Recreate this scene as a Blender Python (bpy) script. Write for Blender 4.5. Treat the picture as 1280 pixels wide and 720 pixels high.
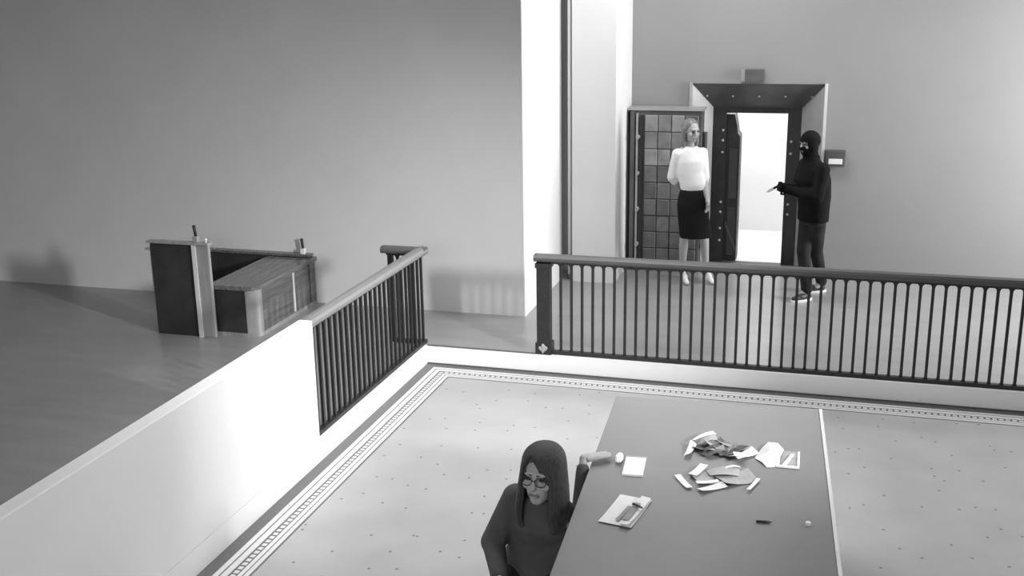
import bpy, bmesh, math, random
from mathutils import Vector, Matrix
random.seed(7)
for o in list(bpy.data.objects): bpy.data.objects.remove(o)
S = bpy.context.scene
COL = S.collection
R = math.radians

# ------------------------------------------------------------------ camera
F_PX, YAW, PITCH, ROLL = 1363.2, .286, .267, -.016
CAM = Vector((3.554, -9.203, 3.417))
def cam_axes():
    fw = Vector((-math.sin(YAW)*math.cos(PITCH), math.cos(YAW)*math.cos(PITCH), -math.sin(PITCH)))
    rt = Vector((math.cos(YAW), math.sin(YAW), 0)); up = rt.cross(fw)
    return (math.cos(ROLL)*rt+math.sin(ROLL)*up, -math.sin(ROLL)*rt+math.cos(ROLL)*up, fw)
RT, UP, FW = cam_axes()
cd = bpy.data.cameras.new('camera'); cd.sensor_width = 36; cd.lens = F_PX*36/1280
cam = bpy.data.objects.new('camera', cd); COL.objects.link(cam)
m = Matrix((RT, UP, -FW)).transposed().to_4x4(); m.translation = CAM
cam.matrix_world = m; cd.clip_end = 100
S.camera = cam
def at(px, py, z):
    """photo pixel -> point on the horizontal plane z"""
    d = FW+RT*((px-640)/F_PX)-UP*((py-360)/F_PX)
    return CAM+d*((z-CAM.z)/d.z)

# ------------------------------------------------------------------ light
w = bpy.data.worlds.new('world'); S.world = w; w.use_nodes = True
w.node_tree.nodes['Background'].inputs[0].default_value = (.8, .8, .8, 1)
w.node_tree.nodes['Background'].inputs[1].default_value = .3
def area(name, loc, target, sx, sy, power, spread=180):
    l = bpy.data.lights.new(name, 'AREA'); l.shape = 'RECTANGLE'; l.size = sx; l.size_y = sy
    l.energy = power; l.spread = R(spread)
    o = bpy.data.objects.new(name, l); COL.objects.link(o); o.location = loc
    o.rotation_euler = (Vector(target)-Vector(loc)).to_track_quat('-Z', 'Y').to_euler()
    return o
area('bay_window_light', (7.85, 2.1, 2.3), (0, 2.0, 1.2), 1.6, 2.4, 340)                # window of the vault bay
area('hall_window_light', (7.85, -5.2, 3.6), (-.6, -.6, .5), .3, .9, 52, 40)          # high hall window, daylight reaching the far corner
area('hall_fill_light', (1.0, -2.0, 4.5), (1.0, -2.0, 0), 3, 2, 85, 120)                      # unseen fill added over the hall to raise the ambient light
area('front_fill_light', (1.5, -11.5, 3.6), (.5, 0, 1), 4, 1.5, 150)                   # added fill behind the camera, softens shadows on the back wall
area('bay_fill_light', (2.4, 1.9, 4.5), (2.4, 1.9, 0), 1.6, .8, 75)                 # unseen fill added above the bay to brighten its floor
area('vault_ceiling_light', (2.9, 4.9, 2.38), (2.9, 4.9, 0), 1.2, .8, 36)
S.view_settings.view_transform = 'Standard'; S.view_settings.look = 'None'
S.view_settings.gamma = 1; S.view_settings.use_curve_mapping = False
S.view_settings.exposure = 0.0

# ------------------------------------------------------------------ materials
MATS = {}
def mat(name, v, rough=.6, metal=0, var=0, scale=6, stretch=(1, 1, 1), bump=0, spec=.5):
    if name in MATS: return MATS[name]
    M = bpy.data.materials.new(name); M.use_nodes = True; nt = M.node_tree; b = nt.nodes['Principled BSDF']
    b.inputs['Base Color'].default_value = (v, v, v, 1); b.inputs['Roughness'].default_value = rough
    b.inputs['Metallic'].default_value = metal; b.inputs['Specular IOR Level'].default_value = spec
    if var or bump:
        tc = nt.nodes.new('ShaderNodeTexCoord'); mp = nt.nodes.new('ShaderNodeMapping'); mp.inputs['Scale'].default_value = stretch
        nz = nt.nodes.new('ShaderNodeTexNoise'); nz.inputs['Scale'].default_value = scale; nz.inputs['Detail'].default_value = 6
        nt.links.new(tc.outputs['Object'], mp.inputs[0]); nt.links.new(mp.outputs[0], nz.inputs[0])
        if var:
            rp = nt.nodes.new('ShaderNodeValToRGB'); e = rp.color_ramp.elements
            a, c = max(0, v*(1-var)), min(1, v*(1+var)); e[0].position = .3; e[1].position = .7
            e[0].color = (a, a, a, 1); e[1].color = (c, c, c, 1)
            nt.links.new(nz.outputs[0], rp.inputs[0]); nt.links.new(rp.outputs[0], b.inputs['Base Color'])
        if bump:
            bp = nt.nodes.new('ShaderNodeBump'); bp.inputs['Strength'].default_value = bump; bp.inputs['Distance'].default_value = .02
            nt.links.new(nz.outputs[0], bp.inputs['Height']); nt.links.new(bp.outputs[0], b.inputs['Normal'])
    MATS[name] = M
    return M
def floor_mat(name, v, speck):
    M = mat(name, v, .45, var=.06, scale=2.5); nt = M.node_tree; b = nt.nodes['Principled BSDF']
    tc = nt.nodes['Texture Coordinate']; vo = nt.nodes.new('ShaderNodeTexVoronoi'); vo.voronoi_dimensions = '2D'; vo.inputs['Scale'].default_value = 3.6
    nt.links.new(tc.outputs['Object'], vo.inputs[0])
    lt = nt.nodes.new('ShaderNodeMath'); lt.operation = 'LESS_THAN'; lt.inputs[1].default_value = .036
    nt.links.new(vo.outputs['Distance'], lt.inputs[0])
    mx = nt.nodes.new('ShaderNodeMixRGB'); mx.inputs[2].default_value = (speck, speck, speck, 1)
    src = b.inputs['Base Color'].links[0].from_socket
    nt.links.new(lt.outputs[0], mx.inputs[0]); nt.links.new(src, mx.inputs[1]); nt.links.new(mx.outputs[0], b.inputs['Base Color'])
    return M
M_wall = mat('plaster_wall', .60, .9, var=.03, scale=1.2, bump=.04)
M_white = mat('white_plaster', .86, .75, var=.015, scale=2)
M_vwall = mat('vault_room_wall', .26, .85, var=.03, scale=1.5)
M_ceil = mat('ceiling_paint', .6, .9, var=.02, scale=1)
M_floor = floor_mat('marble_floor', .41, .16)
M_upfl = mat('upper_floor_stone', .26, .28, var=.08, scale=1.6, stretch=(1, 4, 1))
M_inlay_d = mat('inlay_dark', .13, .5, var=.1, scale=30)
M_inlay_m = mat('inlay_grey', .12, .5, var=.1, scale=30)
M_inlay_l = mat('inlay_light', .66, .5, var=.06, scale=30)
M_nosing = mat('dark_nosing', .09, .5, var=.1, scale=20)
M_iron = mat('black_iron', .018, .5, var=.3, scale=30)
M_hand = mat('handrail_wood', .085, .4, var=.12, scale=8, stretch=(.3, 4, 4))
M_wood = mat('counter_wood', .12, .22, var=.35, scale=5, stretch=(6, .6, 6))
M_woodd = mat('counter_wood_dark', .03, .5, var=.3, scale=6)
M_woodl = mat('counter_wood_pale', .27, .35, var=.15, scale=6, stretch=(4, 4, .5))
M_brass = mat('brass_trim', .75, .3, metal=.3, var=.05)
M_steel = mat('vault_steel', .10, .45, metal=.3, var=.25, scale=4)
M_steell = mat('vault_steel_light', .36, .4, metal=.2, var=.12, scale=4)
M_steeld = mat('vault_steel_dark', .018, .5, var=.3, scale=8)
M_chrome = mat('polished_steel', .8, .25, metal=.4, var=.04)
M_table = mat('table_laminate', .195, .42, var=.05, scale=3)
M_tabled = mat('table_dark', .09, .5, var=.1)
M_paper = mat('paper_white', .86, .8, var=.04, scale=9)
M_paperg = mat('paper_grey', .34, .8, var=.15, scale=12)
M_paperd = mat('paper_dark', .12, .8, var=.3, scale=14)
M_skin = mat('skin', 0.38, .5, var=.05, scale=12)
M_handlit = mat('handrail_wood_lit', .2, .45, var=.06, scale=8, stretch=(4, .3, 4))  # handrail wood under strong side light, the light put into a lighter colour
M_hairb = mat('hair_dark', .045, .75, var=.5, scale=20, stretch=(8, 8, .6))
M_hairl = mat('hair_light_brown', .16, .4, var=.4, scale=20, stretch=(8, 8, .6))
M_blouse = mat('blouse_cloth', .80, .8, var=.05, scale=8, bump=.3)
M_skirt = mat('skirt_cloth', .01, .9, var=.2, scale=10, spec=.15)
M_jacket = mat('black_jacket', .007, .9, var=.4, scale=9, bump=.4, spec=.15)
M_pants = mat('dark_trousers', .024, .9, var=.3, scale=8, bump=.3, spec=.2)
M_coat = mat('grey_coat', .07, .85, var=.2, scale=10, bump=.3)
M_shoe = mat('pale_shoe', .75, .4, var=.05)
M_shoed = mat('black_shoe', .015, .5, var=.2)
M_eye = mat('eye_dark', .02, .2)
M_lip = mat('lips', .16, .5)

# ------------------------------------------------------------------ helpers
ORG = {}
def tag(o, label=None, cat=None, group=None, kind=None):
    if label: o['label'] = label
    if cat: o['category'] = cat
    if group: o['group'] = group
    if kind: o['kind'] = kind
    return o
def thing(name, loc, label, cat, group=None, rz=0):
    o = bpy.data.objects.new(name, None); COL.objects.link(o); o.location = loc; o.rotation_euler.z = rz
    o.empty_display_size = .1
    ORG[o] = Vector(loc) if rz == 0 else None
    return tag(o, label, cat, group)
def link(name, me, mt, parent=None, smooth=False):
    o = bpy.data.objects.new(name, me); COL.objects.link(o)
    if mt and not me.materials: me.materials.append(mt)
    if parent: o.parent = parent
    if smooth: me.polygons.foreach_set('use_smooth', [True]*len(me.polygons))
    return o
class MB:
    """collects shapes in world (or thing-local) metres"""
    def __init__(s): s.v = []; s.f = []
    def add(s, vs, fs):
        n = len(s.v); s.v += [tuple(v) for v in vs]; s.f += [tuple(i+n for i in f) for f in fs]; return s
    def box(s, x0, x1, y0, y1, z0, z1):
        return s.add([(x, y, z) for z in (z0, z1) for y in (y0, y1) for x in (x0, x1)],
                     [(0, 2, 3, 1), (4, 5, 7, 6), (0, 1, 5, 4), (2, 6, 7, 3), (0, 4, 6, 2), (1, 3, 7, 5)])
    def tube(s, p0, p1, r0, r1=None, n=12):
        r1 = r0 if r1 is None else r1; p0, p1 = Vector(p0), Vector(p1); d = (p1-p0).normalized()
        a = d.orthogonal().normalized(); b = d.cross(a); vs = []
        for p, r in ((p0, r0), (p1, r1)):
            vs += [p+(a*math.cos(2*math.pi*i/n)+b*math.sin(2*math.pi*i/n))*r for i in range(n)]
        return s.add(vs, [(i, (i+1) % n, (i+1) % n+n, i+n) for i in range(n)]+[tuple(range(n))[::-1], tuple(range(n, 2*n))])
    def prism(s, pts, h0, h1, axis='z'):
        n = len(pts)
        mk = {'z': lambda a, b, h: (a, b, h), 'y': lambda a, b, h: (a, h, b), 'x': lambda a, b, h: (h, a, b)}[axis]
        vs = [mk(a, b, h0) for a, b in pts]+[mk(a, b, h1) for a, b in pts]
        return s.add(vs, [(i, (i+1) % n, (i+1) % n+n, i+n) for i in range(n)]+[tuple(range(n))[::-1], tuple(range(n, 2*n))])
    def mesh(s, name, off=None, bevel=0, seg=2):
        me = bpy.data.meshes.new(name); off = off or Vector((0, 0, 0))
        me.from_pydata([(v[0]-off.x, v[1]-off.y, v[2]-off.z) for v in s.v], [], s.f)
        bm = bmesh.new(); bm.from_mesh(me); bmesh.ops.recalc_face_normals(bm, faces=bm.faces)
        if bevel:
            es = [e for e in bm.edges if len(e.link_faces) == 2 and e.calc_face_angle(0) > .6]
            bmesh.ops.bevel(bm, geom=es, offset=bevel, segments=seg, profile=.6, affect='EDGES')
        bm.to_mesh(me); bm.free(); return me
    def build(s, name, mt, parent=None, bevel=0, seg=2, smooth=False):
        off = ORG.get(parent) if parent else None
        o = link(name, s.mesh(name, off, bevel, seg), mt, parent, smooth)
        if parent: ORG[o] = ORG.get(parent)
        return o
def struct(name, mb, mt, bevel=0):
    return tag(mb.build(name, mt, None, bevel), kind='structure')
def loft_rings(rings, n=20):
    vs = []; fs = []
    for ring in rings: vs += ring
    k = len(rings)
    for j in range(k-1):
        for i in range(n):
            fs.append((j*n+i, j*n+(i+1) % n, (j+1)*n+(i+1) % n, (j+1)*n+i))
    fs += [tuple(range(n))[::-1], tuple(range((k-1)*n, k*n))]
    return vs, fs
def cap(p0, p1, r0, r1=None, n=16):
    r1 = r0 if r1 is None else r1; p0, p1 = Vector(p0), Vector(p1); d = (p1-p0).normalized()
    a = d.orthogonal().normalized(); b = d.cross(a); rings = []
    for c, r, angs in ((p0, r0, (-80, -60, -35, -12)), (p1, r1, (12, 35, 60, 80))):
        for g in angs:
            rr = r*math.cos(R(g)); cc = c+d*(r*math.sin(R(g)))
            rings.append([cc+(a*math.cos(2*math.pi*i/n)+b*math.sin(2*math.pi*i/n))*rr for i in range(n)])
    return loft_rings(rings, n)
def ell(c, r, M=None, n=20):
    c = Vector(c); M = M or Matrix.Identity(3); rings = []
    for j in range(13):
        g = R(-84+14*j)
        rings.append([c+M @ Vector((r[0]*math.cos(g)*math.cos(2*math.pi*i/n), r[1]*math.cos(g)*math.sin(2*math.pi*i/n), r[2]*math.sin(g))) for i in range(n)])
    return loft_rings(rings, n)
def loft(secs, yaw=0, n=24):
    """secs: (centre, rx, ry); horizontal ellipses turned by yaw"""
    cy, sy = math.cos(yaw), math.sin(yaw); rings = []
    for c, rx, ry in secs:
        ring = []
        for i in range(n):
            a = 2*math.pi*i/n; x, y = rx*math.cos(a), ry*math.sin(a)
            ring.append(Vector((c[0]+x*cy-y*sy, c[1]+x*sy+y*cy, c[2])))
        rings.append(ring)
    return loft_rings(rings, n)
def remesh(prims, voxel, smooth=4, fac=.5):
    vs, fs = [], []
    for v, f in prims:
        n = len(vs); vs += [tuple(q) for q in v]; fs += [tuple(i+n for i in g) for g in f]
    me = bpy.data.meshes.new('tmp'); me.from_pydata(vs, [], fs)
    bm = bmesh.new(); bm.from_mesh(me); bmesh.ops.recalc_face_normals(bm, faces=bm.faces); bm.to_mesh(me); bm.free()
    o = bpy.data.objects.new('tmp', me); COL.objects.link(o)
    a = o.modifiers.new('r', 'REMESH'); a.mode = 'VOXEL'; a.voxel_size = voxel
    if smooth:
        b = o.modifiers.new('s', 'SMOOTH'); b.iterations = smooth; b.factor = fac
    dg = bpy.context.evaluated_depsgraph_get(); dg.update()
    out = bpy.data.meshes.new_from_object(o.evaluated_get(dg)); bpy.data.objects.remove(o)
    return out
def joined(name, meshes):
    bm = bmesh.new()
    for me in meshes: bm.from_mesh(me)
    out = bpy.data.meshes.new(name); bm.to_mesh(out); bm.free(); return out
def organic(name, prims, voxel, mt, parent=None, smooth=4, extra=None):
    me = remesh(prims, voxel, smooth)
    if extra: me = joined(name, [me]+extra)
    me.materials.clear(); me.name = name
    return link(name, me, mt, parent, True)

# ------------------------------------------------------------------ room shell
H = .173          # upper floor above the sunken hall floor
TOPZ = 4.6
YW = 1.13; YV = 3.6
struct('floor', MB().box(0, 8, -12, 0, -.12, 0), M_floor)
FL = bpy.data.objects['floor']; ORG[FL] = Vector((0, 0, 0))
uf = MB(); uf.box(-7.5, -.1, -12, YW, -.12, H); uf.box(-.1, 8, .03, YV+.3, -.12, H)
struct('floor_upper', uf, M_upfl)
struct('trim_1', MB().box(-.1, 0, -12, .03, -.12, H), M_white)
struct('trim_2', MB().box(0, 8, 0, .03, -.12, H), M_white)
struct('trim_3', MB().box(.0, 1.06, .002, .03, H, H+.006), M_nosing)
struct('wall_back', MB().box(-7.5, .648, YW, 2.72, 0, TOPZ), M_wall)
rv = MB().box(.642, .654, YW-.004, 2.724, H, TOPZ)
struct('wall_reveal', rv, M_white)
struct('wall_recess', MB().box(.40, .85, 3.1, 3.3, 0, TOPZ), M_wall)
struct('wall_pilaster', MB().box(.80, 1.29, 2.62, 3.9, 0, TOPZ), mat('pilaster_plaster', .68, .8, var=.02, scale=2))
# vault wall with its doorway
vw = MB(); vw.box(1.29, 1.989, YV, YV+.3, 0, TOPZ); vw.box(3.478, 8, YV, YV+.3, 0, TOPZ); vw.box(1.989, 3.478, YV, YV+.3, 2.345, TOPZ)
struct('wall_vault', vw, M_vwall)
vr = MB(); vr.box(1.7, 4.6, 5.82, 5.95, 0, 2.6); vr.box(1.6, 1.7, YV+.3, 5.95, 0, 2.6); vr.box(4.6, 4.7, YV+.3, 5.95, 0, 2.6)
struct('wall_vault_interior', vr, M_white)
struct('floor_vault', MB().box(1.6, 4.7, YV+.3, 5.95, -.05, H), M_white)
struct('ceiling_vault', MB().box(1.6, 4.7, YV+.3, 5.95, 2.45, 2.55), M_white)
struct('ceiling', MB().box(-7.6, 8.1, -12, 3.9, TOPZ, TOPZ+.1), M_ceil)
struct('wall_left', MB().box(-7.6, -7.5, -12, YW, 0, TOPZ), M_wall)
struct('wall_front', MB().box(-7.6, 8.1, -12.1, -12, 0, TOPZ), M_wall)
wr = MB()                                   # right wall with two tall windows (outside the picture)
for y0, y1 in ((-12, -6.1), (-4.3, 1.2), (3.0, 3.9)): wr.box(8, 8.15, y0, y1, -.1, TOPZ)
for y0, y1 in ((-6.1, -4.3), (1.2, 3.0)): wr.box(8, 8.15, y0, y1, -.1, 1.0); wr.box(8, 8.15, y0, y1, 4.3, TOPZ)
struct('wall_right', wr, M_wall)
for k, (y0, y1) in enumerate(((-6.1, -4.3), (1.2, 3.0))):
    wf = MB()
    for a, b, c, d in ((y0, y0+.06, 1, 4.3), (y1-.06, y1, 1, 4.3), (y0, y1, 1, 1.06), (y0, y1, 4.24, 4.3), ((y0+y1)/2-.02, (y0+y1)/2+.02, 1, 4.3), (y0, y1, 2.6, 2.64)):
        wf.box(8.04, 8.1, a, b, c, d)
    struct('window_%d' % (k+1), wf, M_white)
# white parapet running into the left railing
struct('wall_parapet', MB().box(-.105, .0, -9, -2.3, H, 1.11), M_white, bevel=.008)
# stone inlay border of the sunken floor
def inlay(name, a0, a1, mt, z):
    MB().box(a0, a1, -9, -a0, 0, z).build(name, mt, FL)
    MB().box(a1, 7.9, -a1, -a0, 0, z).build(name, mt, FL)
inlay('inlay_band', .002, .095, M_inlay_m, .002)
for a0, a1, mt in ((.095, .132, M_inlay_l), (.132, .143, M_inlay_d), (.143, .186, M_inlay_l), (.186, .196, M_inlay_d),
                   (.196, .243, M_inlay_d), (.243, .272, M_inlay_l), (.272, .281, M_inlay_d), (.281, .312, M_inlay_l), (.312, .325, M_inlay_m)):
    inlay('inlay_strip', a0, a1, mt, .002)
ms = MB()
y = -.22
while y > -8: ms.box(.203, .234, y-.033, y, .001, .0035); y -= .05
x = .25
while x < 7.8: ms.box(x, x+.033, -.234, -.203, .001, .0035); x += .05
tag(ms.build('inlay_tesserae', M_inlay_l, FL), kind='stuff')
MB().box(.002, 7.9, -.012, -.001, .002, .012).build('inlay_shadow_gap', M_nosing, FL)

# pipe in the dark recess beside the pilaster
pp = thing('wall_pipe', (.742, 2.74, H), 'thin pale vertical pipe in the dark recess beside the pilaster', 'pipe')
MB().tube((.742, 2.74, H+.02), (.742, 2.74, TOPZ-.01), .018, n=16).build('pipe', M_white, pp, smooth=True)
MB().tube((.742, 2.74, H), (.742, 2.74, H+.05), .03, n=16).build('floor_flange', M_steel, pp)

# ------------------------------------------------------------------ railings
SP = .0985; RZ0 = H+.03; RZ1 = 1.032
def baluster_mesh():
    rows = []; R1, R2 = .036, .02; hw = .0115
    for d in (0, .004, .012, .022, R1): rows.append((RZ1-d, hw+R1-math.sqrt(max(0, R1*R1-(R1-d)**2))))
    for d in (R2, .009, .003, 0): rows.append((RZ0+d, hw+R2-math.sqrt(max(0, R2*R2-(R2-d)**2))))
    b = MB(); vs = []; fs = []
    for z, h in rows: vs += [(-h, -.011, z), (h, -.011, z), (h, .011, z), (-h, .011, z)]
    for j in range(len(rows)-1):
        for i in range(4): fs.append((j*4+i, j*4+(i+1) % 4, (j+1)*4+(i+1) % 4, (j+1)*4+i))
    fs += [(0, 1, 2, 3), tuple(len(vs)-4+i for i in (3, 2, 1, 0))]
    return b.add(vs, fs).mesh('baluster', Vector((0, 0, H)))
BAL = baluster_mesh(); BAL.materials.append(M_iron)
def put_baluster(parent, x, y, rz=0):
    o = bpy.data.objects.new('baluster', BAL); COL.objects.link(o); o.parent = parent
    o.location = Vector((x, y, H))-ORG[parent]; o.rotation_euler.z = rz
def handrail_profile(w=.115):
    h = w/2
    return [(-h+.012, 1.05), (h-.012, 1.05), (h-.008, 1.058), (h, 1.066), (h, 1.088), (h-.015, 1.108), (0, 1.114), (-h+.015, 1.108), (-h, 1.088), (-h, 1.066), (-h+.008, 1.058)]
rr = thing('balustrade', (3.5, .06, H), 'dark iron balustrade with thick end post, running in front of the vault', 'railing')
MB().prism([(.06+a, b) for a, b in handrail_profile()], 1.05, 7.9, 'x').build('handrail', M_hand, rr)
MB().box(1.07, 7.9, .035, .085, H, RZ0+.004).build('bottom_rail', M_iron, rr)
MB().box(1.07, 7.9, .043, .077, RZ1-.004, 1.052).build('top_rail', M_iron, rr)
po = MB(); po.box(1.075, 1.195, 0.0+.005, .12, H+.1, 1.036); po.box(1.06, 1.21, .002, .135, H, H+.11); po.box(1.063, 1.207, .0, .13, .99, 1.036)
po.build('end_post', M_iron, rr, bevel=.006)
orn = [ell((1.135+dx, -.004, H+.04+dz), (.016, .012, .026), Matrix.Rotation(a, 3, 'Y')) for dx, dz, a in ((0, .045, 0), (-.024, .02, -.6), (.024, .02, .6), (0, .0, 0), (.012, .03, .3))]
ob = organic('leaf_ornament', [([v-ORG[rr] for v in p[0]], p[1]) for p in orn], .005, M_steell, rr, 1)
tag(ob, 'pale cast leaf ornament')
x = 1.291
while x < 7.85: put_baluster(rr, x, .06); x += SP
lr = thing('balustrade', (-.055, -1.1, H), 'dark iron balustrade with handrail coloured lighter for the light on it, running from the white parapet to the step', 'railing')
MB().prism([(-.055+a, b) for a, b in handrail_profile()], -2.3, .125, 'y').build('handrail', M_handlit, lr)
MB().prism([(.065+a, b) for a, b in handrail_profile()], -.44, -.0, 'x').build('return_handrail', M_hand, lr)
MB().box(-.08, -.03, -2.3, .1, H, RZ0+.004).build('bottom_rail', M_iron, lr)
MB().box(-.072, -.038, -2.3, .1, RZ1-.004, 1.052).build('top_rail', M_iron, lr)
MB().box(-.40, -.08, .048, .082, RZ1-.004, 1.052).build('return_top_rail', M_iron, lr)
MB().box(-.40, -.08, .04, .09, H, RZ0+.004).build('return_bottom_rail', M_iron, lr)
for x0 in (-.385, -.19):
    MB().box(x0, x0+.05, .04, .09, H, 1.036).build('post', M_iron, lr, bevel=.004)
for x0 in (-.29,): put_baluster(lr, x0, .065)
y = .055
while y > -2.28: put_baluster(lr, -.055, y, math.pi/2); y -= SP

# ------------------------------------------------------------------ wooden counter on the upper level, left
ct = thing('wooden_counter', (-1.95, .45, H), 'low wooden counter with rounded corner and pale metal strip against the back wall', 'counter')
def rounded(x0, x1, y0, y1, r, n=8):
    pts = [(x0, y1), (x0, y0)]
    for i in range(n+1):
        a = -math.pi/2+math.pi/2*i/n; pts.append((x1-r+r*math.cos(a), y0+r+r*math.sin(a)))
    pts.append((x1, y1)); return pts
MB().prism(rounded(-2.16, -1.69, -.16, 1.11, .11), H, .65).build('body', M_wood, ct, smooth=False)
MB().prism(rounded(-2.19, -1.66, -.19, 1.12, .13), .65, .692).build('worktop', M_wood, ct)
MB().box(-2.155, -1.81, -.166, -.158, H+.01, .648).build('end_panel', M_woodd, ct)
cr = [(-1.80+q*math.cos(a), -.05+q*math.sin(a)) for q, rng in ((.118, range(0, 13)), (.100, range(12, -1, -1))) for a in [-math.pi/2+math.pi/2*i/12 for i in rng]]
MB().prism(cr, H+.04, .65).build('corner_highlight', mat('corner_highlight_tone', .28, .3, var=.1, scale=8), ct)  # added shell, its paler colour stands for the highlight on the glossy corner
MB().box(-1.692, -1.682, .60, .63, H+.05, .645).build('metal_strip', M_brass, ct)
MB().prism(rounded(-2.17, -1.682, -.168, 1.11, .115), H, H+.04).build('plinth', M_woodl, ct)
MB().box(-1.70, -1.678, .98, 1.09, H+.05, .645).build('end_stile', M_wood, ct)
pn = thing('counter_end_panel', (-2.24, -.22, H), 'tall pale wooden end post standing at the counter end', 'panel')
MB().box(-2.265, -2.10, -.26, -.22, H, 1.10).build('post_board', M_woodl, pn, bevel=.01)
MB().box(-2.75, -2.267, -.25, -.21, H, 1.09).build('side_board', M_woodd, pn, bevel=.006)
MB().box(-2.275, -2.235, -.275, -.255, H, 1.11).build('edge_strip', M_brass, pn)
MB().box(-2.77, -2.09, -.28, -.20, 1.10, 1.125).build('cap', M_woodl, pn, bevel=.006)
bp_ = thing('back_panel', (-2.6, 1.07, H), 'low dark wooden panel with thin top ledge against the wall behind the counter', 'panel')
MB().box(-3.6, -2.2, 1.06, 1.115, H, .70).build('board', M_woodd, bp_)
MB().box(-3.6, -1.70, 1.03, 1.125, .70, .725).build('ledge', M_wood, bp_)
def peg(x, y, z, label, bm=None):
    t = thing('counter_peg', (x, y, z), label, 'fitting')
    MB().box(x-.025, x+.025, y-.025, y+.025, z, z+.06).build('base', bm or M_shoe, t, bevel=.005)
    MB().tube((x, y, z+.06), (x-.012, y, z+.165), .014, .016, 10).build('rod', M_iron, t, smooth=True)
peg(-1.79, 1.075, .725, 'small dark upright peg on white base at the wall end of the counter')
peg(-2.235, -.24, 1.125, 'small dark upright peg on top of the tall counter end post', M_woodl)
kn = thing('brass_knob', (-2.13, -.24, 1.125), 'tiny shiny knob on the tall counter end post', 'knob')
MB().tube((-2.13, -.24, 1.125), (-2.13, -.24, 1.145), .008, .008).build('stem', M_brass, kn)
link('ball', remesh([ell((0, 0, .03), (.014, .014, .014))], .004, 1), M_chrome, kn, True)

# ------------------------------------------------------------------ vault
vf = thing('vault_surround', (2.73, YV, H), 'splayed riveted steel surround of the bank vault doorway', None); vf['kind'] = 'structure'  # steel surround of the opening, separate from the door leaf
O0, O1, OT = 1.989, 3.478, 2.345; I0, I1, IT = 2.222, 3.217, 2.04; YO, YI = YV-.012, YV+.28
def quad_plate(name, q, mt, th=(0, .02, 0)):
    t = Vector(th); b = MB(); vs = [Vector(p) for p in q]+[Vector(p)+t for p in q]
    b.add(vs, [(0, 1, 2, 3), (7, 6, 5, 4), (0, 4, 5, 1), (1, 5, 6, 2), (2, 6, 7, 3), (3, 7, 4, 0)])
    return b.build(name, mt, vf)
quad_plate('top_plate', [(O0, YO, OT), (O1, YO, OT), (I1, YI, IT), (I0, YI, IT)], M_steel)  # darker steel than the side plates, downward-facing shade put into the colour
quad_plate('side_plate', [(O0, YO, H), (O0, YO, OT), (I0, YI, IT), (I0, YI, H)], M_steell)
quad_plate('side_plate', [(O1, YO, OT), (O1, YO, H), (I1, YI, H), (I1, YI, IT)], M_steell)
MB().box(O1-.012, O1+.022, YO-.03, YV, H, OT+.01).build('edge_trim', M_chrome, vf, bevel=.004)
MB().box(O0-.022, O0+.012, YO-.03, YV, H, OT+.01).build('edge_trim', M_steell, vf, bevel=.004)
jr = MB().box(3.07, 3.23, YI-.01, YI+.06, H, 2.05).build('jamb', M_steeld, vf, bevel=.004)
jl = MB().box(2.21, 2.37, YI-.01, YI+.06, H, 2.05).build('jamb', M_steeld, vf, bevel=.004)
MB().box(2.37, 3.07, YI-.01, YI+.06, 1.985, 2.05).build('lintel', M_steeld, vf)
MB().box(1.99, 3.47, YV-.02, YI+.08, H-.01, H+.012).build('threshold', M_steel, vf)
def rivet(parent, p, r=.018, mt=M_chrome):
    link('rivet', remesh([ell(Vector(p)-ORG[parent], (r, r*.8, r))], r*.35, 1), mt, parent, True)
for i in range(5):
    t = .5; xx = 2.15+.295*i
    rivet(vf, (xx, (YO+YI)/2-.005, (OT+IT)/2+.0), .014, M_steell)
for z in (.45, .6, .8, .92, 1.52, 1.66, 1.78): rivet(vf, (2.335, YI-.012, z), .017, M_steell)
for z in (.8, .92, 1.52, 1.66): rivet(vf, (3.12, YI-.012, z), .017, M_steell)
# heavy vault door swung open against the wall
vd = thing('vault_door', (1.75, 3.42, H), 'heavy steel vault door swung open, showing its riveted inner plates', 'vault door')
MB().box(1.335, 2.15, 3.32, 3.56, H+.02, 2.06).build('slab', M_steel, vd, bevel=.015)
MB().box(1.335, 1.39, 3.27, 3.32, H+.02, 2.05).build('rim', M_steel, vd, bevel=.008)
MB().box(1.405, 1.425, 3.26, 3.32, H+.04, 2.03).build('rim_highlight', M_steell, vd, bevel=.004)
MB().box(1.45, 1.48, 3.275, 3.32, H+.04, 2.0).build('seal', M_steeld, vd)
MB().box(1.30, 2.17, 3.30, 3.585, 2.06, 2.085).build('top_ledge', M_steell, vd)
M_pl = [mat('door_plate_%d' % i, v, .5, metal=.2, var=.25, scale=9) for i, v in enumerate((.11, .15, .2, .27))]
for r_ in range(9):
    for c_ in range(4):
        z0 = .26+r_*.195; x0 = 1.50+c_*.155
        k = random.choice((0, 0, 1) if r_ < 5 else (0, 1, 2, 3))
        pl = MB().box(x0, x0+.147, 3.296-random.random()*.012, 3.322, z0, z0+.187).build('plate', M_pl[k], vd, bevel=.006, seg=1)
for z in (.55, 1.1, 1.72):
    MB().tube((2.165, 3.42, z-.09), (2.165, 3.42, z+.09), .04, n=14).build('hinge', M_steeld, vd, smooth=False)
for r_ in range(4):
    MB().tube((1.43, 3.30, .5+r_*.42), (1.43, 3.22, .5+r_*.42), .022, n=12).build('locking_bolt', M_steell, vd)
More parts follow.
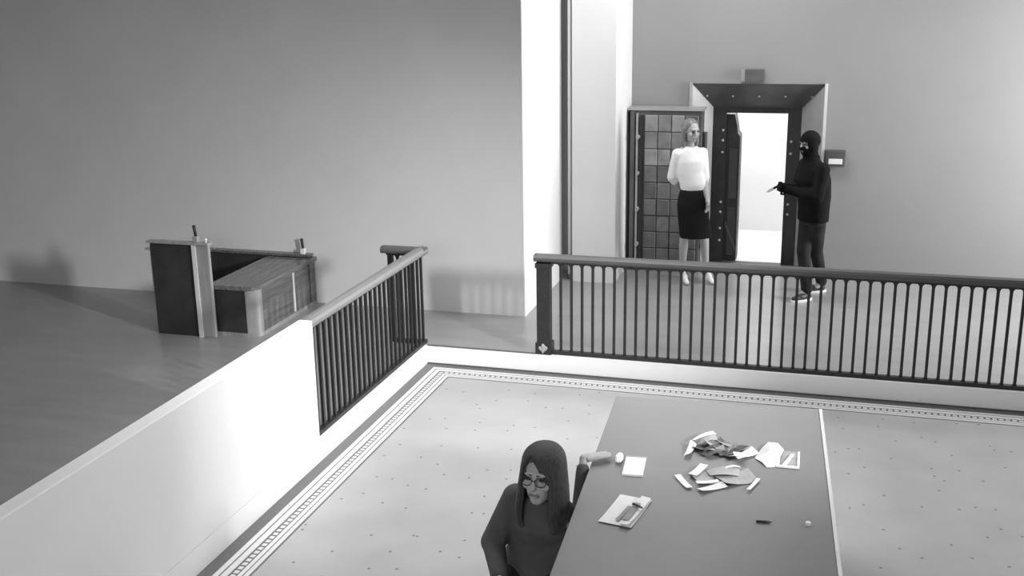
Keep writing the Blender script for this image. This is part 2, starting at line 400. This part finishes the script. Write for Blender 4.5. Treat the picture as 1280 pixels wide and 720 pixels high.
# dark inner gate leaf just inside the doorway
vg = thing('vault_gate', (2.45, 4.05, H), 'dark inner gate leaf standing half open inside the vault doorway', 'gate')
MB().prism([(2.25, H+.013), (2.53, H+.013), (2.53, 1.70), (2.50, 1.74), (2.49, 1.82), (2.46, 1.96), (2.25, 1.96)], 3.955, 4.25, 'y').build('leaf', M_steeld, vg, bevel=.004)
for z0, z1 in ((.25, .85), (.95, 1.55)):
    MB().box(2.41, 2.505, 3.945, 3.957, z0, z1).build('panel', mat('gate_panel', .04, .5, var=.2), vg, bevel=.004)
MB().prism([(2.39, .62), (2.52, .30), (2.52, .36), (2.39, .68)], 3.938, 3.947, 'y').build('brace', mat('gate_brace', .07, .5), vg)
# small boxes on the vault wall
ab = thing('alarm_box', (2.67, YV, 2.36), 'small grey alarm box on the wall above the vault surround', 'box')
MB().box(2.59, 2.80, YV-.09, YV, 2.37, 2.51).build('housing', M_steel, ab, bevel=.008)
MB().box(2.545, 2.59, YV-.06, YV, 2.375, 2.505).build('side_panel', M_steell, ab, bevel=.004)
fb = thing('wall_fixture', (3.60, YV, 1.42), 'dark wall box with bright glossy front beside the vault surround', 'box')
MB().box(3.525, 3.73, YV-.1, YV, 1.44, 1.62).build('housing', M_steel, fb, bevel=.01)
MB().box(3.55, 3.70, YV-.112, YV-.098, 1.47, 1.53).build('glossy_plate', M_shoe, fb, bevel=.006)

# ------------------------------------------------------------------ writing table
TZ = .90; TA = .058
tb = thing('writing_table', (2.338, -2.74, 0), 'large grey topped writing table with right edge coloured bright for the light on it, strewn with papers', 'table', rz=TA)
MB().box(0, 1.25, -2.55, 0, TZ-.04, TZ).build('tabletop', M_table, tb, bevel=.004)
MB().box(1.25, 1.268, -2.55, 0, TZ-.04, TZ+.003).build('lit_edge', M_chrome, tb)  # table edge facing the windows, its bright light put into the colour
MB().box(.08, 1.17, -2.47, -.08, TZ-.14, TZ-.04).build('apron', M_tabled, tb)
for x0 in (.06, 1.11):
    for y0 in (-2.49, -.14): MB().box(x0, x0+.08, y0, y0+.08, 0, TZ-.04).build('leg', M_tabled, tb, bevel=.006)

def sheet(name, p0, p1, wid, mt, lift, label, cat, group=None, curl=.0, twist=0, z=TZ, th=.0012):
    """a strip of paper lying on the table between two photo points of its centre line"""
    a, b = at(p0[0], p0[1], z), at(p1[0], p1[1], z); d = b-a; L = d.length; d.normalize(); n = Vector((-d.y, d.x, 0))
    N = 6; K = 3; top = []
    for i in range(N+1):
        t = i/N
        for j in range(K+1):
            s = j/K-.5
            zz = lift+curl*(2*t-1)**2*(1 if curl > 0 else 0)+(-curl if curl < 0 else 0)*(1-(2*t-1)**2)+twist*s*(t-.5)*2
            top.append(a+d*(L*t)+n*(wid*s)+Vector((0, 0, max(.0005, zz))))
    o = (a+b)/2; o.z = z
    vs = [p-o for p in top]+[p-o+Vector((0, 0, th)) for p in top]; q = len(top); fs = []
    for i in range(N):
        for j in range(K):
            c = i*(K+1)+j; f = (c, c+1, c+K+2, c+K+1); fs += [f[::-1], tuple(k+q for k in f)]
    for i in range(N):
        for c0, c1 in ((i*(K+1), (i+1)*(K+1)), ((i+1)*(K+1)+K, i*(K+1)+K)): fs.append((c0, c1, c1+q, c0+q))
    for j in range(K):
        fs.append((j+1, j, j+q, j+1+q)); c = N*(K+1)+j; fs.append((c, c+1, c+1+q, c+q))
    ob = MB().add(vs, fs).build(name, mt, None); ob.location = o
    return tag(ob, label, cat, group)
def crumple(name, c, size, mt, label, cat, seed, z=TZ, flat=.5):
    random.seed(seed); o = at(c[0], c[1], z)
    me = bpy.data.meshes.new(name); bm = bmesh.new(); bmesh.ops.create_icosphere(bm, subdivisions=3, radius=1)
    for v in bm.verts:
        k = .85+.25*random.random(); v.co = Vector((v.co.x*size[0]*k, v.co.y*size[1]*k, v.co.z*size[2]*k))
    mn = min(v.co.z for v in bm.verts)
    for v in bm.verts: v.co.z -= mn
    bm.to_mesh(me); bm.free(); ob = link(name, me, mt); ob.location = (o.x, o.y, z+.0005)
    return tag(ob, label, cat)
nt_ = thing('notepad', at(793, 584, TZ), 'square white notepad lying beside the hand at the table edge', 'notepad', rz=.08)
MB().box(-.055, .055, -.12, .12, .001, .012).build('page_block', M_paper, nt_, bevel=.001)
MB().box(-.055, .055, .105, .121, .0115, .0135).build('binding', M_paperg, nt_)
crumple('crumpled_tissue', (774, 577), (.022, .05, .022), M_paper, 'small crumpled white tissue beside the notepad', 'tissue', 3)
def facets(name, pts, tris, mt, label, cat, z=TZ):
    q = [at(x, y, z)+Vector((0, 0, h)) for x, y, h in pts]; o = sum(q, Vector())/len(q); o.z = z; n = len(q)
    vs = [p-o for p in q]+[p-o+Vector((0, 0, .002)) for p in q]; ed = {}
    for t in tris:
        for a, b in ((t[0], t[1]), (t[1], t[2]), (t[2], t[0])): ed[tuple(sorted((a, b)))] = ed.get(tuple(sorted((a, b))), 0)+1
    fs = [t[::-1] for t in tris]+[tuple(i+n for i in t) for t in tris]+[(a, b, b+n, a+n) for (a, b), c in ed.items() if c == 1]
    ob = MB().add(vs, fs).build(name, mt, None); ob.location = o
    return tag(ob, label, cat)
facets('crumpled_paper', [(943, 573, .001), (953, 562, .012), (960, 557, .02), (972, 560, .028), (980, 564, .006), (975, 575, .02), (974, 584, .001), (958, 585, .003), (953, 580, .008), (962, 571, .036)],
       [(0, 1, 9), (1, 2, 9), (2, 3, 9), (3, 4, 5), (3, 5, 9), (5, 6, 9), (6, 7, 9), (7, 8, 9), (8, 0, 9)], M_paper, 'large creased white sheet beside the clear plastic sleeve', 'paper')
LU = {M_paperd: 'dark crumpled paper slip in the far pile on the table', M_paperg: 'narrow grey paper slip lying across the far pile on the table'}
for i, (p0, p1, wd, mt, lf, cu, tw) in enumerate((
        ((868, 564), (906, 556), .09, M_paperd, .002, .02, .02), ((878, 570), (918, 560), .10, M_paperd, .006, -.02, .02),
        ((884, 556), (915, 566), .08, M_paperg, .012, .02, .03), ((895, 568), (930, 562), .09, M_paperd, .01, .015, -.03),
        ((872, 559), (897, 552), .05, M_paperg, .02, -.015, .02), ((880, 568), (905, 566), .03, M_paperg, .025, .01, .02),
        ((905, 572), (938, 569), .06, M_paperd, .004, .01, .02), ((897, 559), (920, 565), .03, M_paperg, .03, .01, .02))):
    sheet('paper_slip', p0, p1, wd, mt, lf, LU[mt], 'paper', ('dark slips' if mt == M_paperd else 'grey slips')+' in the far pile', cu, tw)
sheet('envelope', (858, 573), (867, 557), .035, M_paper, .012, 'white folded strip at the left end of the dark far pile', 'paper', None, .01, .02)
sheet('envelope', (867, 556), (893, 547), .03, M_paper, .03, 'white curved strip along the back of the dark far pile', 'paper', None, -.01, .01)
sheet('envelope', (917, 575), (944, 567), .06, M_paper, .012, 'white envelope between the dark far pile and the crumpled sheet', 'paper', None, .012, .02)
sheet('envelope', (921, 572), (928, 579), .05, M_paper, .026, 'short white slip across the envelope beside the dark far pile', 'paper', None, .006, .01)
ps = thing('plastic_sleeve', at(985, 575, TZ), 'clear grey plastic sleeve with white corners beside the crumpled sheet', 'sleeve', rz=.02)
MB().box(-.065, .06, -.115, .11, .001, .004).build('film', M_paperg, ps)
MB().box(.05, .062, -.115, .11, .003, .008).build('edge', M_paper, ps)
MB().box(-.06, .062, -.117, -.095, .003, .01).build('edge', M_paper, ps)
MB().prism([(-.03, -.09), (-.01, -.09), (.03, .06), (.015, .06)], .003, .012).build('fold', M_paper, ps)
PL = 'sheets in the near pile on the table'
for p0, p1, wd, lf, cu, tw, LL in (((868, 600), (915, 594), .16, .002, .008, .01, 'grey printed sheet under the white bands of the near pile'), ((900, 603), (942, 597), .13, .005, .012, .02, 'grey printed sheet beside the thin end band of the near pile'), ((885, 594), (925, 592), .1, .012, -.01, .02, 'arched grey printed sheet on top of the near pile')):
    sheet('printed_sheet', p0, p1, wd, mat('paper_mid', .42, .7, var=.1, scale=14), lf, LL, 'paper', PL, cu, tw)
sheet('paper_band', (847, 596), (862, 612), .035, M_paper, .006, 'white paper band slanting at the outer left of the near pile', 'paper', None, .006)
sheet('paper_band', (865, 598), (880, 585), .045, M_paper, .016, 'pale paper band leaning at the back of the near pile', 'paper', None, .006)
sheet('paper_band', (870, 607), (898, 605), .03, M_paper, .016, 'upper white paper band along the front of the near pile', 'paper', None, .004)
sheet('paper_band', (874, 615), (906, 608), .05, M_paper, .008, 'wide white paper band along the front of the near pile', 'paper', None, .006, .01)
sheet('paper_band', (935, 615), (948, 601), .02, M_paper, .01, 'thin white paper band at the right end of the near pile', 'paper', None, .004)
sheet('paper_band', (905, 590), (925, 588), .02, M_paper, .02, 'thin pale paper edge at the back of the near pile', 'paper', None, -.01)
sheet('newspaper', (768, 657), (795, 623), .17, M_paper, .002, 'folded white newspaper lying near the table edge by the kneeling woman', 'newspaper', None, .004)
sheet('leaflet', (779, 660), (808, 626), .05, M_paper, .014, 'narrow white leaflet on top of the newspaper', 'paper', None, .006, .004)
sheet('leaflet', (781, 655), (797, 634), .035, M_paperg, .020, 'narrow grey leaflet on top of the newspaper', 'paper', None, .003)
sheet('leaflet', (771, 653), (787, 636), .02, M_paperg, .012, 'thin grey print strip on the newspaper', 'paper', None, .002)
def pen(c0, c1, mt, label, z=TZ):
    a, b = at(*c0, z), at(*c1, z); t = thing('pen', (a+b)/2, label, 'pen')
    a = a+Vector((0, 0, .0065)); b = b+Vector((0, 0, .0065)); q = a.lerp(b, .75); tip = b+(b-a).normalized()*.012
    MB().tube(a, q, .006).build('barrel', mt, t, smooth=False); MB().tube(q, b, .0062, .005).build('cap', M_steel, t); MB().tube(b, tip, .004, .001).build('tip', M_steel, t)
pen((945, 653), (962, 654), M_steeld, 'black pen lying alone on the open part of the table')
pen((791, 631), (802, 636), M_steeld, 'short dark pen lying on the newspaper', TZ+.027)
cp = thing('bottle_cap', at(1010, 656, TZ), 'tiny white bottle cap near the bright table edge', 'cap')
MB().tube(ORG[cp]+Vector((0, 0, .0005)), ORG[cp]+Vector((0, 0, .014)), .014, .013, 14).build('shell', M_shoe, cp)
MB().tube(ORG[cp]+Vector((0, 0, .014)), ORG[cp]+Vector((0, 0, .016)), .010, .009, 14).build('lid', M_paper, cp)

# ------------------------------------------------------------------ people
def frame(yaw, pitch=0, roll=0):
    """local head axes: faces -Y at yaw 0; yaw turns about Z, positive pitch looks down"""
    return Matrix.Rotation(yaw, 3, 'Z') @ Matrix.Rotation(pitch, 3, 'X') @ Matrix.Rotation(roll, 3, 'Y')
def head_prims(c, M, s=1):
    c = Vector(c); T = lambda x, y, z: c+M @ Vector((x*s, y*s, z*s))
    E = lambda p, r: ell(T(*p), [q*s for q in r], M)
    P = [E((0, .012, .035), (.074, .094, .088)), E((0, -.018, -.035), (.060, .070, .080)), E((0, -.045, -.085), (.034, .036, .030)),
         cap(T(0, -.088, .022), T(0, -.106, -.022), .009*s, .014*s), E((0, -.082, .034), (.052, .014, .012)),
         E((.042, -.062, -.02), (.022, .022, .022)), E((-.042, -.062, -.02), (.022, .022, .022)), E((0, -.082, -.058), (.024, .016, .018)),
         E((.076, .01, 0), (.012, .022, .033)), E((-.076, .01, 0), (.012, .022, .033))]
    return P
def face_parts(parent, c, M, s=1, lids=False):
    c = Vector(c); T = lambda x, y, z: c+M @ Vector((x*s, y*s, z*s))
    for sx in (-1, 1):
        link('eye', remesh([ell(T(sx*.031, -.083, .012), (.013*s, .008*s, .007*s), M)], .003*s, 1), M_eye, parent, True)
        link('eyebrow', remesh([cap(T(sx*.014, -.094, .034), T(sx*.048, -.080, .036), .004*s)], .0025*s, 0), M_hairb, parent, True)
    link('mouth', remesh([cap(T(-.02, -.094, -.056), T(.02, -.094, -.056), .006*s)], .003*s, 1), M_lip, parent, True)
def hand_mesh(wrist, dirv, palm_n, side, curl=.35, s=1.0, spread=1):
    """palm and five fingers. dirv: wrist to fingers, palm_n: out of the palm, side: +1 thumb on +across"""
    d = Vector(dirv).normalized(); n = Vector(palm_n); n = (n-d*n.dot(d)).normalized(); a = d.cross(n).normalized()*side; w = Vector(wrist)
    P = [cap(w, w+d*.03*s, .024*s, .026*s)]
    for k in (-1, -.33, .33, 1): P.append(cap(w+d*.02*s+a*k*.018*s, w+d*.088*s+a*k*.028*s, .017*s, .0125*s))
    for k, L in ((1, .068), (.33, .078), (-.33, .072), (-1, .056)):
        p = w+d*.088*s+a*k*.029*s; dd = (d+a*k*.08*spread).normalized(); ang = curl*.5
        for seg, r0, r1 in ((.45, .0095, .009), (.32, .009, .0082), (.23, .0082, .0072)):
            v = dd*math.cos(ang)+n*math.sin(ang); q = p+v*L*seg*s; P.append(cap(p, q, r0*s, r1*s, 10)); p = q; ang += curl
    p = w+d*.025*s+a*.022*s
    v = (d*.6+a*.75+n*.25).normalized(); q = p+v*.045*s; P.append(cap(p, q, .014*s, .011*s, 10))
    v = (d*.85+a*.35+n*.35).normalized(); P.append(cap(q, q+v*.035*s, .0105*s, .0085*s, 10))
    return remesh(P, .0038*s, 2)
def shoe(parent, heel, toe, mt, heelh=.0, w=.042, sole=None):
    h, t = Vector(heel), Vector(toe); d = (t-h); d.z = 0; L = d.length; d.normalize()
    up = Vector((0, 0, 1))
    P = [cap(h+d*.05+up*(.045+heelh), h+d*L*.55+up*(.042+heelh*.5), w*.85, w*.9), cap(h+d*L*.5+up*(.036+heelh*.35), h+d*(L-.04)+up*.03, w*.95, w*.7)]
    P.append(cap(h+d*.05+up*(.05+heelh), h+d*.06+up*(.10+heelh), w*.8, w*.75))
    me = remesh(P, .007, 3)
    for v in me.vertices:
        v.co.z = max(v.co.z, .012 if sole else .004)
    me.materials.clear(); o = link('shoe', me, mt, parent, True)
    if heelh:
        MB2 = MB().tube(h+d*.045+up*.001, h+d*.05+up*(heelh+.03), .011, .022, 12); MB2.build('heel', mt, o)
    if sole:
        b = MB(); n = 16; pts = []
        c = (h+t)/2; a2 = Vector((-d.y, d.x, 0))
        for i in range(n):
            a = 2*math.pi*i/n; p = c+d*(math.cos(a)*(L/2+.008))+a2*(math.sin(a)*w*1.08); pts.append((p.x, p.y))
        b.prism(pts, 0, .022).build('sole', sole, o)
    return o

# --- standing woman in blouse and skirt
OW = Vector((2.14, 2.80, H))
W = thing('person', OW, 'person in white blouse and dark knee skirt standing before the open vault door', 'person')
yw = math.atan2(.42, .9)     # facing (.42,-.9)
Mw = Matrix.Rotation(yw, 3, 'Z'); lf = Mw @ Vector((1, 0, 0)); fr = Mw @ Vector((0, -1, 0)); up = Vector((0, 0, 1))
pel = Vector((-.01, 0, .98)); che = Vector((-.055, 0, 1.36)); nk = Vector((-.06, 0, 1.56)); hd = Vector((-.055, 0, 1.725))+fr*.03
fR, fL = at(851, 349, H)-OW, at(880, 348, H)-OW; fR.z = fL.z = 0
tR, tL = at(860, 358, H)-OW, at(892, 357, H)-OW; tR.z = tL.z = 0
hipR, hipL = pel-lf*.085, pel+lf*.085
aR, aL = fR+up*.15+(tR-fR).normalized()*.05, fL+up*.15+(tL-fL).normalized()*.05
kR, kL = hipR.lerp(aR, .5)+fr*.02, hipL.lerp(aL, .5)+fr*.02
shR, shL = che-lf*.142+up*.12, che+lf*.142+up*.12
elR = shR-lf*.045-fr*.05-up*.27; wrR = elR+lf*.13-fr*.08-up*.15
elL = shL+lf*.03+fr*.02+up*-.28; wrL = elL-lf*.005+fr*.13-up*.20
body = [loft([(pel-up*.1, .12, .09), (pel, .165, .115), (pel+up*.13, .125, .09), (che, .155, .105), (che+up*.13, .15, .085), (nk-up*.02, .07, .06)], yw),
        cap(nk-up*.04, hd-fr*.02-up*.04, .052, .05), cap(shR, elR, .045, .036), cap(elR, wrR, .036, .025), cap(shL, elL, .045, .036), cap(elL, wrL, .036, .025),
        cap(hipR, kR, .082, .056), cap(kR, kR.lerp(aR, .35), .052, .054), cap(kR.lerp(aR, .35), aR, .054, .034), cap(hipL, kL, .082, .056), cap(kL, kL.lerp(aL, .35), .052, .054), cap(kL.lerp(aL, .35), aL, .054, .034),
        cap(aR, aR-up*.05+(tR-fR).normalized()*.06, .034, .03), cap(aL, aL-up*.05+(tL-fL).normalized()*.06, .034, .03)]
Hw = frame(yw+.25, .1)
hm = remesh(head_prims(hd, Hw), .006, 2)
organic('body', body, .012, M_skin, W, 4, [hm, hand_mesh(wrL, -up+fr*.25, -lf, -1, .35), hand_mesh(wrR, lf*1-up*.3, -fr, 1, .4)])
face_parts(W, hd, Hw)
T = lambda x, y, z: hd+Hw @ Vector((x, y, z))
organic('hair', [ell(T(0, .03, .05), (.088, .098, .09), Hw), ell(T(0, .06, -.03), (.085, .06, .11), Hw), cap(T(-.078, .02, .02), T(-.085, .01, -.15), .03, .026), cap(T(.078, .02, .02), T(.085, .01, -.15), .03, .026), cap(T(0, .07, -.08), T(0, .07, -.16), .07, .05)], .009, M_hairl, W, 3)
organic('blouse', [loft([(pel+up*.10, .140, .105), (pel+up*.16, .150, .115), (che-up*.08, .155, .125), (che+up*.04, .160, .128), (che+up*.13, .15, .10), (che+up*.17, .115, .09), (nk-up*.0, .082, .072)], yw),
                   cap(shR, shR.lerp(elR, .95), .062, .054), cap(shL, shL.lerp(elL, .98), .062, .054), cap(shL.lerp(elL, .9), elL-up*.03, .052, .048), cap(elR, elR.lerp(wrR, .3), .05, .044)], .012, M_blouse, W, 4)
organic('skirt', [loft([(pel+up*.135+lf*-.005, .120, .092), (pel+up*.05, .160, .118), (pel-up*.06, .178, .130), (pel-up*.25+lf*.02, .178, .132), (pel-up*.44+lf*.05, .185, .135)], yw)], .012, M_skirt, W, 3)
for h_, t_ in ((fR, tR), (fL, tL)): shoe(W, h_, t_, M_shoe, .06, .036)

# --- masked robber with knife
OR = Vector((3.43, 2.42, H))
RB = thing('person', OR, 'person in black balaclava and jacket holding a knife before the vault doorway', 'person')
yr = math.atan2(-.86, .5)    # facing (-.86,-.5)
Mr = Matrix.Rotation(yr, 3, 'Z'); lf = Mr @ Vector((1, 0, 0)); fr = Mr @ Vector((0, -1, 0))
pel = Vector((.0, 0, .95)); che = Vector((-.02, 0, 1.30)); nk = Vector((-.05, 0, 1.50)); hd = Vector((-.075, -.01, 1.665))
f1 = at(1014, 374, H)-OR; f2 = at(1032, 364, H)-OR; f1.z = f2.z = 0
t1 = f1+(fr*.26+lf*.05); t2 = f2+(fr*.27-lf*.02)
a1, a2_ = f1+up*.10+fr*.06, f2+up*.10+fr*.06
h1, h2 = pel+lf*.09, pel-lf*.09
if (h1-f1).xy.length > (h2-f1).xy.length: h1, h2 = h2, h1
k1, k2 = h1.lerp(a1, .5)+fr*.05, h2.lerp(a2_, .5)+fr*.04
sL, sR = che+lf*.185+up*.125, che-lf*.185+up*.125
hl = Vector((-.32, -.12, 1.215)); hr = Vector((-.345, -.14, 1.24))
eL = sL+fr*.07+lf*.05-up*.27; eR = sR+fr*.04-lf*.07-up*.28
wL = eL.lerp(hl, .80); wR = eR.lerp(hr, .80)
body = [loft([(pel-up*.08, .13, .10), (pel, .16, .12), (pel+up*.15, .145, .105), (che, .17, .12), (che+up*.13, .165, .095), (nk, .07, .065)], yr),
        cap(nk-up*.05, hd-up*.05, .06, .06), cap(sL, eL, .05, .042), cap(eL, wL, .042, .03), cap(sR, eR, .05, .042), cap(eR, wR, .042, .03),
        cap(h1, k1, .09, .062), cap(k1, a1, .06, .042), cap(h2, k2, .09, .062), cap(k2, a2_, .06, .042), cap(a1, a1+fr*.06-up*.04, .04, .035), cap(a2_, a2_+fr*.06-up*.04, .04, .035)]
Hr = frame(yr+.12, .12)
hm = remesh(head_prims(hd, Hr), .006, 2)
organic('body', body, .013, M_skin, RB, 4, [hm])
face_parts(RB, hd, Hr)
T = lambda x, y, z: hd+Hr @ Vector((x, y, z))
# balaclava: knitted shell with open eye slit and mouth hole
bm_ = remesh([ell(T(0, .012, .036), (.095, .110, .104), Hr), ell(T(0, .0, -.03), (.098, .085, .10), Hr), ell(T(0, -.014, -.045), (.078, .092, .10), Hr), cap(T(0, .01, -.1), T(0, .02, -.19), .075, .085), cap(T(0, -.095, .02), T(0, -.11, -.03), .016, .018)], .007, 3)
bb = bmesh.new(); bb.from_mesh(bm_); Hi = Hr.inverted(); kill = []
for f in bb.faces:
    p = Hi @ (f.calc_center_median()-hd)
    if p.y < -.03 and ((abs(p.z-.014) < .022 and abs(p.x) < .06) or ((p.x/.026)**2+((p.z+.058)/.018)**2 < 1)): kill.append(f)
bmesh.ops.delete(bb, geom=kill, context='FACES'); bb.to_mesh(bm_); bb.free(); bm_.materials.clear()
link('balaclava', bm_, M_jacket, RB, True)
organic('jacket', [loft([(pel-up*.08, .195, .15), (pel+up*.03, .195, .15), (pel+up*.17, .20, .16), (che, .22, .17), (che+up*.12, .20, .13), (nk+up*.0, .10, .09), (nk+up*.05, .09, .085)], yr),
                   cap(sL, eL, .075, .066), cap(eL, wL, .064, .048), cap(sR, eR, .075, .066), cap(eR, wR, .064, .048), ell(che-fr*.08-up*.08, (.16, .1, .22), Mr)], .013, M_jacket, RB, 3)
organic('trousers', [loft([(pel-up*.12, .17, .125), (pel+up*.05, .17, .13)], yr), cap(h1-up*.03, k1, .10, .075), cap(k1, a1+up*.02, .073, .062), cap(h2-up*.03, k2, .10, .075), cap(k2, a2_+up*.02, .073, .062)], .013, M_pants, RB, 3)
GL = joined('gloves', [hand_mesh(wL, hl-wL, (lf*-1+up*.2), 1, .75, 1.12), hand_mesh(wR, hr-wR, (lf*1+up*.2), -1, .75, 1.12)])
link('gloves', GL, M_jacket, RB, True)
for f_, t_ in ((f1, t1), (f2, t2)): shoe(RB, f_, t_, M_shoed, 0, .045, M_shoe)
# the knife he holds
kp = OR+hr+fr*.03
kf = thing('knife', kp, 'short pale blade knife held by the masked person', 'knife')
dv = Vector((-.85, -.1, -.5)).normalized(); sd = dv.cross(Vector((0, 1, 0))).normalized()
MB().tube(kp-dv*.06, kp+dv*.045, .013, .012, 10).build('handle', M_jacket, kf)
b0 = kp+dv*.045; b1 = kp+dv*.10; tp = kp+dv*.13; nrm = dv.cross(sd)
bl = MB(); q = [b0+sd*.014, b0-sd*.014, b1-sd*.012, tp, b1+sd*.014]
bl.add([p+nrm*.0015 for p in q]+[p-nrm*.0015 for p in q], [(0, 1, 2, 3, 4), (9, 8, 7, 6, 5)]+[(i, (i+1) % 5, (i+1) % 5+5, i+5) for i in range(5)]).build('blade', M_chrome, kf)

# --- kneeling woman with glasses beside the table
hd0 = at(680, 549, 1.20)
OK = Vector((hd0.x-.04, hd0.y+.06, 0))
K = thing('person', OK, 'person with long dark hair and glasses in dark coat kneeling beside the table', 'person')
yk = math.atan2(-.13, 1.0)
Mk = Matrix.Rotation(yk, 3, 'Z'); lf = Mk @ Vector((1, 0, 0)); fr = Mk @ Vector((0, -1, 0))
s = 1.16; hd = Vector((hd0.x, hd0.y, 1.20))-OK+Vector((-.005, -.03, -.195))
Hk = frame(yk, -.1)
nk = hd+Vector((0, .045, -.125)); che = nk+Vector((-.005, .03, -.17)); pel = Vector((-.03, .10, .50))
sL, sR = che+lf*.108+up*.085, che-lf*.165+up*.11
hand_w = at(738, 580, TZ)-OK+Vector((-.036, -.015, .028))
eL = Vector((hand_w.x+.02, (sL.y+hand_w.y)/2-.02, .64)); eR = sR-lf*.11-up*.25+fr*.06; wR = eR+lf*.12+fr*.18-up*.10
knL, knR = Vector((.07, -.24, .07)), Vector((-.13, -.24, .07)); ftL, ftR = Vector((.05, .28, .06)), Vector((-.13, .28, .06))
body = [loft([(pel-up*.08, .15, .13), (pel+up*.05, .17, .13), (pel.lerp(che, .5), .13, .10), (che, .155, .11), (che+up*.11, .14, .085), (nk, .065, .06)], yk),
        cap(nk-up*.04, hd-up*.03+Vector((0, .03, 0)), .055, .055), cap(sL, eL, .045, .038), cap(eL, hand_w, .036, .025), cap(sR, eR, .05, .04), cap(eR, wR, .04, .028),
        cap(pel+lf*.08-up*.05, knL, .095, .065), cap(pel-lf*.08-up*.05, knR, .095, .065), cap(knL, ftL, .06, .045), cap(knR, ftR, .06, .045), cap(ftL, ftL+Vector((0, .1, -.02)), .045, .035), cap(ftR, ftR+Vector((0, .1, -.02)), .045, .035)]
hm = remesh(head_prims(hd, Hk, s), .006, 2)
organic('body', body, .012, M_skin, K, 4, [hm, hand_mesh(hand_w+Vector((.0, .005, .004)), (.75, .6, .02), (.1, 0, -1), 1, .06), hand_mesh(wR, fr+lf*.3, lf, -1, .4)])
face_parts(K, hd, Hk, s)
T = lambda x, y, z: hd+Hk @ Vector((x*s, y*s, z*s))
def hair_levels(lv, na=28):
    rings = []
    for z, yo, rx, ry, a0, a1 in lv:
        out, inn = [], []
        for i in range(na):
            a = R(a1+(360+a0-a1)*i/(na-1)); q = max(.25, 1-.032/max(rx, .04))
            x, y = rx*math.sin(a), -ry*math.cos(a)
            out.append(T(x, yo+y, z)); inn.append(T(x*q, yo+y*q, z))
        rings.append(out+inn[::-1])
    return loft_rings(rings, 2*na)
hp = [hair_levels([(.150, .03, .03, .035, -13, -12), (.141, .028, .056, .064, -13, -12), (.122, .024, .079, .090, -14, -12), (.104, .022, .090, .104, -20, -12), (.085, .022, .097, .108, -32, -6),
                   (.05, .022, .103, .110, -44, 8), (.01, .022, .108, .112, -48, 24), (-.04, .022, .115, .112, -48, 32), (-.10, .02, .122, .112, -47, 33), (-.16, .015, .126, .110, -50, 36), (-.21, .01, .118, .10, -57, 44), (-.25, .01, .095, .085, -67, 54)]),
      ell(T(0, .028, .07), (.088*s, .095*s, .083*s), Hk)]
organic('hair', hp, .007, M_hairb, K, 3)
gl = MB()
for sx in (-1, 1):
    for i in range(16):
        a, b = 2*math.pi*i/16, 2*math.pi*(i+1)/16
        gl.tube(T(sx*.033+.026*math.cos(a), -.102, .008+.02*math.sin(a)), T(sx*.033+.026*math.cos(b), -.102, .008+.02*math.sin(b)), .0022*s, n=6)
    gl.tube(T(sx*.059, -.10, .012), T(sx*.08, -.01, .012), .002*s, n=6)
gl.tube(T(-.008, -.104, .012), T(.008, -.104, .012), .0022*s, n=6)
ORG[K] = None
tag(gl.build('glasses', M_iron, K), 'thin dark framed glasses')
organic('coat', [loft([(pel-up*.22, .22, .20), (pel-up*.05, .20, .16), (pel.lerp(che, .5), .175, .14), (che-lf*.015, .165, .14), (che-lf*.02+up*.10, .155, .11), (nk+up*.0, .09, .085)], yk),
                 cap(sL, eL, .062, .052), cap(eL, eL.lerp(hand_w, .85), .05, .038), cap(sR, eR, .078, .07), cap(eR, eR.lerp(wR, .9), .066, .05)], .012, M_coat, K, 3)
organic('trousers', [cap(pel+lf*.08-up*.05, knL, .105, .075), cap(pel-lf*.08-up*.05, knR, .105, .075), cap(knL, ftL, .064, .055), cap(knR, ftR, .064, .055)], .013, M_pants, K, 3)
for f_ in (ftL, ftR):
    organic('shoe', [cap(f_+Vector((0, .03, .01)), f_+Vector((0, .13, -.015)), .052, .042)], .008, M_shoed, K, 2)
